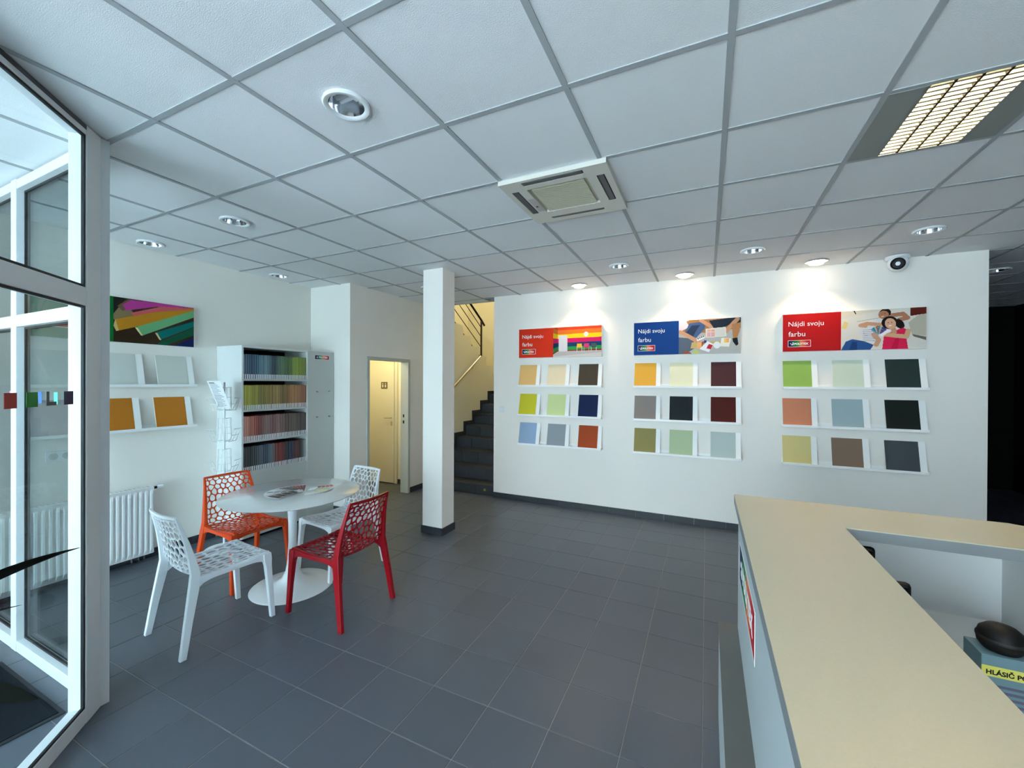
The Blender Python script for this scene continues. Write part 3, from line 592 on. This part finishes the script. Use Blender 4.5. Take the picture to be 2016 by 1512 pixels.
for r, nm in ((0, 'upper'), (1, 'lower')): ledge((XL, .19, LZ[r]), PI/2, f'{nm} white picture ledge on the left wall under the plank poster')
for k, (y, n) in enumerate(((.012, 'farthest left'), (.435, 'middle'), (.833, 'right-hand'))): board(lean((XL, .19), PI/2, y, LZ[0]), PI/2, TILT, (206+3*k, 210+2*k, 206), f'{n} off-white sample board on the left wall upper ledge', 'colour sample boards on the ledges')
for y, c, n in ((.012, (178, 168, 168), 'mauve grey sample board on the left wall lower ledge'), (.412, (190, 118, 38), 'orange sample board nearer the glass on the left wall'), (.82, (194, 122, 40), 'orange sample board at the right end of the left wall ledge')): board(lean((XL, .19), PI/2, y, LZ[1]), PI/2, TILT, c, n, 'colour sample boards on the ledges')
# switch, socket
sw = thing('light_switch', 'small white light switch on the display wall by the stairs', 'switch', (-1.476, YD, 1.252))
bx('plate', PLAST, (-.04, .04, -.008, 0, -.04, .04), sw, .002); bx('rocker', PLAST, (-.028, .028, -.012, -.008, -.028, .028), sw, .002)
so = thing('power_socket', 'white double power socket on the left wall above the radiator', 'socket', (XL, .405, 1.03), PI/2)
bx('plate', PLAST, (-.08, .08, -.009, 0, -.04, .04), so, .003)
for x in (-.038, .038):
    B().lathe([(.021, .0), (.024, .002), (.026, .0)], 20).build('socket_ring', GREYP, so, True, loc=(x, -.009, 0), rot=(PI/2, 0, 0))
    bx('socket_well', GREYP, (x-.018, x+.018, -.0105, -.009, -.018, .018), so, .004)

# ------------------------------------------------------------------ radiator
rd = thing('radiator', 'white ribbed panel radiator on the left wall', 'radiator', (XL+.002, .02, 0), PI/2)
bx('back_panel', RADI, (0, .95, -.07, -.055, .08, .665), rd); b = B(); n = 24; pw = .95/n
prof = []
for k in range(n):
    x = k*pw; prof += [(x, -.112), (x+pw*.28, -.112), (x+pw*.42, -.124), (x+pw*.78, -.124), (x+pw*.92, -.112)]
prof.append((.95, -.112)); ring = lambda z, dy=0: [(x, y+dy if y < -.113 else y, z) for x, y in prof]
vs = [(x, -.112, .08) for x, y in prof] + [(x, y, .115) for x, y in prof] + [(x, y, .61) for x, y in prof] + [(x, -.112, .645) for x, y in prof]; m_ = len(prof)
b.add(vs, [(r*m_+i, r*m_+i+1, (r+1)*m_+i+1, (r+1)*m_+i) for r in range(3) for i in range(m_-1)]); b.box(0, .95, -.1085, -.102, .07, .665); b.build('front_panel', RADI, rd)
bx('side_cover', RADI, (-.003, .0, -.115, -.05, .075, .668), rd); bx('side_cover', RADI, (.95, .953, -.115, -.05, .075, .668), rd)
g = bx('top_grille', RADI, (0, .95, -.115, -.05, .665, .672), rd)
for k in range(30): bx('grille_bar', GREYP, (.012+k*.031, .03+k*.031, -.10, -.06, .672, .674), g)
v = B().tube([(.953, -.085, .655), (.985, -.085, .655)], .012, 10).build('valve_body', BLACK, rd, True); B().tube([(.985, -.085, .655), (1.03, -.085, .655)], [.016, .019], 14).build('valve_knob', PLAST, rd, True)
for x in (.80, .85, .89): B().tube([(x, -.085, .08), (x, -.085, .03), (x, -.04, .012), (x, 0, .012)], .009, 8).build('pipe', CHROME, rd, True)
for x in (.15, .7): bx('wall_bracket', RADI, (x, x+.03, -.056, 0, .2, .6), rd)

# ------------------------------------------------------------------ binder cabinet on the left
ux, uy0, uy1, uz = -3.10, 1.565, 2.695, 1.995
un = thing('binder_cabinet', 'tall white cabinet with four open shelves of colour binders', 'cabinet', (XL, uy0, 0), PI/2)   # local x = world y, local -y = world x
D_ = -(ux-XL); W_ = uy1-uy0; dv = 2.318-uy0
bx('side_panel', MELA, (0, .018, D_, 0, .03, uz), un, .001); bx('side_panel', MELA, (W_-.018, W_, D_+.02, 0, .03, uz), un, .001)
bx('top_panel', MELA, (.018, W_-.018, D_+.0, 0, uz-.022, uz), un, .001); bx('back_panel', mat('dark_shelf_back', (34, 35, 37), .8), (.018, dv, -.02, -.0, .05, uz-.022), un)
bx('plinth', BLACK, (.02, W_-.02, D_+.03, -.02, 0, .03), un)
SHZ = (1.655, 1.338, 1.018, .705)
for i, z in enumerate(SHZ): bx('shelf', GREYP, (.018, dv, D_+.004, -.02, z-.02, z), un, .001)
bx('divider', MELA, (dv, dv+.012, D_, -.02, .03, uz-.022), un)
bx('base_front', GREYP, (.018, dv, D_, D_+.018, .03, SHZ[3]-.02), un, .001)
dr = bx('door', GREYP, (dv+.002, W_-.001, D_-.002, D_+.016, .03, uz-.003), un, .0015)
for x, z in ((2.443, 1.511), (2.619, 1.513), (2.443, 1.206), (2.619, 1.205)):
    B().lathe([(.006, 0), (.006, .012), (.011, .018), (.011, .024), (.002, .026)], 16).build('knob', STEEL, dr, True, loc=(x-uy0, D_-.002, z), rot=(PI/2, 0, 0))
logo(dr, 2.418-uy0, 1.900, .200, .046, D_-.004)
def ramp(stops, n):
    out = []
    for i in range(n):
        t = i/(n-1)*(len(stops)-1); a = min(int(t), len(stops)-2); f_ = t-a; out.append(tuple(int(stops[a][k]*(1-f_)+stops[a+1][k]*f_) for k in range(3)))
    return out
NB = 38
RW = [ramp([(96, 128, 156), (26, 62, 96), (70, 112, 138), (110, 150, 160), (30, 56, 78), (84, 120, 96), (66, 106, 60), (126, 150, 56), (152, 168, 40), (120, 140, 60)], NB),
      ramp([(190, 188, 70), (196, 186, 60), (150, 134, 54), (136, 112, 44), (168, 132, 70), (120, 92, 40), (176, 118, 62), (160, 104, 58), (140, 84, 52)], NB),
      ramp([(220, 160, 150), (190, 104, 84), (128, 46, 42), (140, 110, 108), (116, 74, 70), (150, 110, 104), (92, 66, 56), (104, 84, 72), (66, 54, 50), (84, 60, 52)], NB),
      ramp([(60, 64, 66), (22, 26, 28), (52, 60, 64), (86, 100, 112), (40, 58, 84), (96, 116, 130), (120, 40, 30), (132, 22, 20), (26, 26, 34), (22, 36, 84), (110, 30, 34), (24, 22, 24), (170, 172, 170)], NB)]
RN = ('top', 'second', 'third', 'bottom'); FAM = (('blue', 'teal', 'green', 'lime'), ('yellow', 'ochre', 'tan', 'orange brown'), ('salmon red', 'mauve', 'dusty brown', 'dark brown'), ('charcoal', 'slate blue', 'dark red', 'black or grey'))
tkn = (dv-.022)/NB; body = {}; lab = B().box(tkn*.05, tkn*.62, -.0013, 0, 0, .048).mesh('spine_label'); lab.materials.append(PAPER)
for r in range(4):
    for i in range(NB):
        c = RW[r][i]; j = random.uniform(.86, 1.1); c = tuple(min(255, int(v*j)) for v in c); h = .252 + random.uniform(-.003, .003)
        o = B().box(0, tkn*.86, 0, .24, 0, h).build('colour_binder', mat('binder_%d_%d_%d' % c, c, .5)); o.location = (ux-.012-random.uniform(0, .004), uy0+.020+i*tkn, SHZ[r]+.0005); o.rotation_euler = (0, 0, PI/2)
        tag(o, f'{FAM[r][min(3, i*4//NB)]} colour binder, {ordinal(i+1)} from the left on the {RN[r]} shelf', 'binder', f'colour binders on the {RN[r]} cabinet shelf')
        p = B().box(tkn*.66, tkn*.86, -.0012, 0, .05, h).build('page_edge', mat('edge_%d_%d_%d' % tuple(min(255, v//2+112) for v in c), tuple(min(255, v//2+112) for v in c), .7), o)
        obj('spine_label', lab, None, o)

# ------------------------------------------------------------------ wire brochure stand
bs = thing('brochure_stand', 'white wire brochure stand beside the binder cabinet', 'brochure stand', (-3.10, 1.40, 0))
WIRE = mat('white_wire', (236, 240, 242), .4)
b = B().lathe([(.16, 0), (.16, .012), (.02, .03), (.012, .03)], 28, cap=True); b.build('foot', WIRE, bs, True); B().tube([(0, 0, .03), (0, 0, 1.62)], .009, 10).build('pole', WIRE, bs, True)
for k in range(4):
    z = .45+.30*k
    for a in range(3):
        A = a*2*PI/3+.5; ca, sa = math.cos(A), math.sin(A); P = lambda u, w_, zz: (ca*u-sa*w_, sa*u+ca*w_, zz)
        b = B()
        for w_ in (-.055, 0, .055): b.tube([P(.02, w_, z+.22), P(.03, w_, z), P(.075, w_, z), P(.125, w_, z+.12)], .0023, 5)
        for u, zz in ((.03, z), (.075, z), (.10, z+.06), (.125, z+.12), (.02, z+.22)): b.tube([P(u, -.055, zz), P(u, .055, zz)], .0023, 5)
        b.build('pocket', WIRE, bs, True)
br = thing('price_leaflet', 'white printed leaflet leaning in the top of the wire stand', 'leaflet', (-3.085, 1.395, 1.365)); br.rotation_euler = (.36, 0, 0)
bx('sheet', PAPER, (-.105, .105, -.001, 0, 0, .285), br)
for k in range(17):
    w_ = .16*(.55+.45*((k*37) % 10)/10); bx('print_line', mat('leaflet_grey_ink', (150, 152, 158), .7), (-.085, -.085+w_, -.0015, -.001, .02+k*.0145, .025+k*.0145), br)
bx('print_heading', mat('leaflet_dark_ink', (70, 72, 80), .7), (-.085, .0, -.0015, -.001, .262, .27), br)

# ------------------------------------------------------------------ tulip table
tb = thing('tulip_table', 'round white tulip table with a pedestal foot', 'table', (-1.855, 1.205, 0))
B().lathe([(.0, .712), (.44, .722), (.478, .730), (.497, .738), (.4995, .742), (.496, .744), (.0, .744)], 96).build('tabletop', TTOP, tb, True)
B().lathe([(.30, 0), (.30, .004), (.288, .010), (.2, .022), (.12, .042), (.075, .075), (.050, .13), (.037, .22), (.030, .36), (.031, .5), (.040, .62), (.055, .69), (.072, .716)], 64, cap=True).build('pedestal', PLAST, tb, True)
def fan_deck(name, label, px, py, rz, n, a0, a1, L_, cols):
    t = thing('fan_deck', label, 'colour fan', (px, py, .7447), rz, 'colour fans on the table'); c = []
    for i in range(n):
        o = B().add([(-.01, -.022, 0), (L_, -.026, 0), (L_, .026, 0), (-.01, .022, 0), (-.01, -.022, .0008), (L_, -.026, .0008), (L_, .026, .0008), (-.01, .022, .0008)], [(0, 3, 2, 1), (4, 5, 6, 7), (0, 1, 5, 4), (1, 2, 6, 5), (2, 3, 7, 6), (3, 0, 4, 7)]).build('card', PAPER, t, loc=(0, 0, i*.0009), rot=(0, 0, a0+(a1-a0)*i/(n-1)))
        cc = cols[i*len(cols)//n]
        for k in range(4):
            f_ = .75+.12*k; ck = tuple(min(255, int(v*f_)) for v in cc); bx('swatch', mat('swatch_%d_%d_%d' % ck, ck, .5), (.045+k*(L_-.05)/4, .045+(k+.86)*(L_-.05)/4, -.023, .023, .0008, .0011), o)
    B().lathe([(.006, 0), (.006, n*.0009+.002), (.001, n*.0009+.003)], 12, cap=True).build('rivet', STEEL, t, True)
fan_deck('g', 'large open fan of grey and red colour cards on the table', -1.80, 1.23, PI+.60, 22, -1.35, 1.15, .250, [(120, 30, 40), (160, 60, 50), (90, 84, 88), (60, 62, 70), (190, 190, 196), (220, 222, 224), (150, 152, 160), (226, 226, 226), (200, 204, 206), (120, 90, 84), (70, 50, 46)])
fan_deck('y', 'small open fan of yellow and green colour cards on the table', -1.80, 1.335, -.1, 16, -.75, 1.05, .17, [(230, 230, 226), (226, 228, 220), (196, 200, 150), (214, 206, 120), (150, 170, 120), (210, 180, 130), (180, 90, 60)])

# ------------------------------------------------------------------ perforated chairs
def voronoi(pts, w, h):
    cells = []
    for i, p in enumerate(pts):
        poly = [(0, 0), (w, 0), (w, h), (0, h)]
        for j, q in enumerate(pts):
            if i == j or (p[0]-q[0])**2+(p[1]-q[1])**2 > .03: continue
            mx, my, nx, ny = (p[0]+q[0])/2, (p[1]+q[1])/2, q[0]-p[0], q[1]-p[1]; out = []
            for a, b in zip(poly, poly[1:]+poly[:1]):
                da, db = (a[0]-mx)*nx+(a[1]-my)*ny, (b[0]-mx)*nx+(b[1]-my)*ny
                if da <= 0: out.append(a)
                if (da < 0) != (db < 0) and da != db: t = da/(da-db); out.append((a[0]+(b[0]-a[0])*t, a[1]+(b[1]-a[1])*t))
            poly = out
            if len(poly) < 3: break
        if len(poly) >= 3: cells.append(poly)
    return cells
def pierced(w, h, sx, sy, strut, S, thick, seed, border):
    """flat w x h sheet of rounded holes, mapped by S(u,v)->(point, normal)"""
    rnd = random.Random(seed); pts = []; rows = max(2, round(h/sy)); cols_ = max(2, round(w/sx))
    for r in range(rows):
        for c in range(cols_+(r % 2)):
            x = (c+.5-(.5 if r % 2 else 0))*w/cols_; y = (r+.5)*h/rows
            pts.append((min(w-.004, max(.004, x+rnd.uniform(-.27, .27)*w/cols_)), min(h-.004, max(.004, y+rnd.uniform(-.27, .27)*h/rows))))
    b = B()
    for poly in voronoi(pts, w, h):
        outer = []
        for a, q in zip(poly, poly[1:]+poly[:1]):
            d = math.hypot(q[0]-a[0], q[1]-a[1]); n = max(1, round(d/.009))
            if d < 1e-4: continue
            outer += [(a[0]+(q[0]-a[0])*k/n, a[1]+(q[1]-a[1])*k/n) for k in range(n)]
        n = len(outer); cx = sum(p[0] for p in poly)/len(poly); cy = sum(p[1] for p in poly)/len(poly)
        def edged(x, y):
            m_ = 1e9
            for a, q in zip(poly, poly[1:]+poly[:1]):
                L_ = math.hypot(q[0]-a[0], q[1]-a[1])
                if L_ > 1e-5: m_ = min(m_, abs((q[0]-a[0])*(y-a[1])-(q[1]-a[1])*(x-a[0]))/L_)
            return m_
        inr = edged(cx, cy); k = max(.18, 1-strut/max(inr, .004))
        inner = [(cx+(x-cx)*k, cy+(y-cy)*k) for x, y in outer]
        inner = [(min(w-border, max(border, x)), min(h-border, max(border, y))) for x, y in inner]
        for _ in range(2): inner = [((inner[i-1][0]+2*inner[i][0]+inner[(i+1) % n][0])/4, (inner[i-1][1]+2*inner[i][1]+inner[(i+1) % n][1])/4) for i in range(n)]
        vs = []
        for ring in (outer, inner):
            for x, y in ring:
                p, nn = S(x/w, y/h); vs.append(p+nn*thick/2)
        for ring in (outer, inner):
            for x, y in ring:
                p, nn = S(x/w, y/h); vs.append(p-nn*thick/2)
        fs = []
        for i in range(n):
            j = (i+1) % n; fs += [(i, j, n+j, n+i), (2*n+j, 2*n+i, 3*n+i, 3*n+j), (n+i, n+j, 3*n+j, 3*n+i)]
            if any(abs(outer[i][a]-v) < 1e-6 and abs(outer[j][a]-v) < 1e-6 for a, v in ((0, 0), (0, w), (1, 0), (1, h))): fs.append((j, i, 2*n+i, 2*n+j))
        b.add(vs, fs)
    return b
def spline(P, t):
    n = len(P)-1; t = min(max(t, 0), .99999)*n; i = int(t); f_ = t-i; a, p, q, c = P[max(i-1, 0)], P[i], P[i+1], P[min(i+2, n)]
    return tuple(.5*((2*p[k])+(-a[k]+q[k])*f_+(2*a[k]-5*p[k]+4*q[k]-c[k])*f_*f_+(-a[k]+3*p[k]-3*q[k]+c[k])*f_**3) for k in range(len(p)))
SEATP = [(.250, .436, .205), (.238, .452, .207), (.16, .448, .208), (.05, .438, .208), (-.06, .431, .206), (-.135, .434, .203), (-.168, .447, .201)]   # y, z, half width
BACKP = [(-.168, .447, .201), (-.188, .478, .199), (-.200, .54, .196), (-.214, .62, .191), (-.234, .70, .185), (-.256, .765, .179), (-.276, .815, .174)]
def sheet(P, bow, axis):
    def S(u, v):
        y, z, hw = spline(P, v); y2, z2, _ = spline(P, min(1, v+.01)); y1, z1, _ = spline(P, max(0, v-.01)); s = 2*u-1
        d = bow*(1-s*s)*min(1, v*3 if axis == 'seat' else 1); t = Vector((0, y2-y1, z2-z1)).normalized(); n = Vector((1, 0, 0)).cross(t)
        return Vector((s*hw, y, z)) - n*d*(-1 if n.z < 0 or (axis != 'seat' and n.y < 0) else 1), n
    return S
seat_me = pierced(.41, .44, .047, .040, .0031, sheet(SEATP, .012, 'seat'), .008, 3, .012).mesh('seat')
back_me = pierced(.385, .40, .046, .040, .0025, sheet(BACKP, .020, 'back'), .008, 11, .010).mesh('backrest')
for me in (seat_me, back_me):
    for p in me.polygons: p.use_smooth = False
def rect_loft(P):                   # rings of (x,y,z,wx,wy)
    return B().sect([[(x-a/2, y-b/2, z), (x+a/2, y-b/2, z), (x+a/2, y+b/2, z), (x-a/2, y+b/2, z)] for x, y, z, a, b in P])
def rear_leg(s): return rect_loft([(s*.243, -.268, 0, .026, .034), (s*.232, -.236, .2, .027, .042), (s*.217, -.200, .40, .028, .054), (s*.210, -.192, .47, .026, .050), (s*.203, -.207, .56, .022, .038), (s*.193, -.228, .66, .018, .028), (s*.184, -.250, .74, .015, .020), (s*.177, -.276, .822, .012, .014)]).mesh('leg')
def front_leg(s): return rect_loft([(s*.226, .262, 0, .026, .030), (s*.221, .248, .2, .030, .034), (s*.214, .236, .36, .036, .040), (s*.210, .231, .41, .042, .052), (s*.208, .228, .447, .042, .050)]).mesh('leg')
def side_rail(s):
    R = []
    for i in range(13):
        t = i/12; y = .225-.41*t; zt = .449-.012*math.sin(PI*t); zb = .412-.035*(2*t-1)**6+.0*t; x = s*(.212+.002*t)
        R.append([(x-.011, y, zb), (x+.011, y, zb), (x+.011, y, zt), (x-.011, y, zt)])
    return B().sect(R).mesh('side_rail')
def front_rail():
    R = []
    for i in range(13):
        t = i/12; x = -.205+.41*t; zb = .412-.03*(2*t-1)**6+.006*math.sin(PI*t); zt = .448-.010*math.sin(PI*t); R.append([(x, .226, zb), (x, .250, zb), (x, .250, zt), (x, .226, zt)])
    return B().sect(R).mesh('front_rail')
def top_rail():
    R = []
    for i in range(13):
        t = i/12; s = 2*t-1; x = s*.178; y = -.277-.020*(1-s*s); R.append([(x, y-.006, .810), (x, y+.006, .810), (x, y+.005, .824), (x, y-.007, .824)])
    return B().sect(R).mesh('top_rail')
PARTS = [('seat', seat_me), ('backrest', back_me), ('leg', rear_leg(-1)), ('leg', rear_leg(1)), ('leg', front_leg(-1)), ('leg', front_leg(1)), ('side_rail', side_rail(-1)), ('side_rail', side_rail(1)), ('front_rail', front_rail()), ('top_rail', top_rail())]
def chair(colr, loc, rz, label):
    t = thing('perforated_chair', label, 'chair', (*loc, 0), math.radians(rz), 'perforated chairs around the tulip table')
    for n, me in PARTS:
        m2 = me.copy(); m2.materials.append(SHELLC[colr]); obj(n, m2, None, t, bevel=.003 if n in ('leg', 'side_rail', 'front_rail') else 0)
chair('white', (-1.842, .615), -5, 'white perforated chair in front of the table nearest the glass')
chair('red', (-1.272, 1.160), 90, 'dark red perforated chair at the right of the table')
chair('orange', (-2.378, 1.150), -94, 'orange perforated chair at the left of the table')
chair('white', (-1.800, 1.640), 173, 'white perforated chair at the far side of the table')

# ------------------------------------------------------------------ reception counter (right)
ZC, CXF, CYB, CXI, CYI = 1.09, 1.252, 1.252, 1.600, .912
ct = thing('reception_counter', 'L-shaped reception counter with a beige top', 'counter', (CXF, -2.2, 0))
ox, oy = CXF, -2.2; top = [(CXF, -2.2), (CXI, -2.2), (CXI, CYI), (2.08, CYI), (2.215, CYI+.05), (2.215, CYB-.05), (2.165, CYB), (CXF, CYB)]
leg1 = [(CXF, -2.2), (CXI, -2.2), (CXI, CYI), (CXF, CYB)]; leg2 = [(CXI, CYI), (2.13, CYI), (2.24, CYI+.10), (2.24, CYB-.03), (2.19, CYB), (CXF, CYB)]
for nm, p in (('long_worktop', leg1), ('short_worktop', leg2)):
    q = [(x-ox, y-oy) for x, y in p]; B().prism(q, ZC-.004, ZC).build(nm, BEIGE, ct); B().prism(q, ZC-.042, ZC-.0041).build(nm+'_edge', EDGE, ct)
bx('front_panel', CFRONT, (.018, .038, 0, CYB-oy-.018, .455, ZC-.042), ct); bx('front_panel_low', CFRONT, (.018, .038, 0, CYB-oy-.018, 0, .4399), ct)
bx('end_panel', MELA, (.038, .93, CYB-oy-.040, CYB-oy-.018, 0, ZC-.042), ct); bx('return_panel', MELA, (.905, .93, CYI-oy+.02, CYB-oy-.04, 0, ZC-.042), ct)
bx('inner_panel', MELA, (CXI-ox-.03, CXI-ox-.012, 0, CYI-oy, 0, ZC-.042), ct)
stp = bx('bag_shelf', DGREY, (-.065, .018, 0, 1.255-oy, .440, .455), ct); bx('bag_shelf_front', CFRONT, (-.063, -.047, 0, 1.25-oy, 0, .4399), ct)
lg = bpy.data.objects.new('counter_logo', None); COL.objects.link(lg); lg.parent = ct; lg.location = (.0175, 1.12-oy, .745); lg.rotation_euler = (0, 0, -PI/2)
logo(lg, 0, 0, .635, .155, 0)
dk = thing('work_desk', 'white work desk surface behind the counter', 'desk', (1.62, -1.9, 0))
bx('desktop', MELA, (0, .52, 0, 3.05, .715, .74), dk, .002); bx('desk_leg', GREYP, (.47, .50, .05, .7, 0, .715), dk); bx('desk_leg', GREYP, (.47, .50, 2.2, 2.7, 0, .715), dk)
def screen(label, x0, x1, y, ztop, tilt):
    t = thing('computer_screen', label, 'monitor', ((x0+x1)/2, y, .74)); h_ = ztop-.74; w_ = (x1-x0)/2
    bx('screen_housing', BLACK, (-w_, w_, 0, .03, .06, h_), t, .012); bx('display', mat('dark_display', (8, 9, 11), .15), (-w_+.012, w_-.012, -.001, 0, .075, h_-.012), t)
    bx('stand', BLACK, (-.03, .03, .03, .05, 0, .15), t, .004); bx('stand_base', BLACK, (-.1, .1, -.05, .09, 0, .008), t, .003)
screen('black screen edge peeking out at the counter corner', 1.40, 1.706, .955, 1.012, 0)
screen('black screen edge peeking over the counter nearer the box', 1.42, 1.722, .70, .992, 0)
bxo = thing('detector_box', 'teal cardboard box with yellow stripe behind the counter', 'box', (1.757, .421, .74))
TEAL = mat('teal_carton', (96, 128, 140), .6, var=.12, vscale=25); bx('carton', TEAL, (0, .30, 0, .082, 0, .212), bxo, .0015)
bx('yellow_stripe', mat('yellow_print', (206, 204, 96), .6), (0.0, .30, -.0008, 0, .160, .186), bxo)
obj('lettering', upright(text_mesh('HLÁSIČ POHYBU', .02, bold=.0006, depth=.0003), .115), BLACK, bxo, loc=(.008, -.0012, .166))
for k in range(6): bx('print_line', mat('violet_grey_ink', (84, 84, 110), .6), (.012, .10+.02*(k % 3), -.0008, 0, .135-k*.014, .141-k*.014), bxo)
bx('red_mark', mat('carton_red_print', (120, 40, 70), .6), (.045, .07, .02, .04, .2122, .2128), bxo)
bc = thing('black_case', 'rounded black case lying on top of the teal box', 'case', (1.812, .465, .9525))
B().lathe([(.0, 0), (.034, .0), (.043, .012), (.045, .028), (.040, .046), (.028, .057), (.012, .062), (.0, .063)], 32).build('shell', BLACK, bc, True); B().lathe([(.0445, .024), (.0457, .026), (.0457, .031), (.0445, .033)], 32).build('seam_band', mat('dark_seam', (26, 26, 28), .6), bc, True)
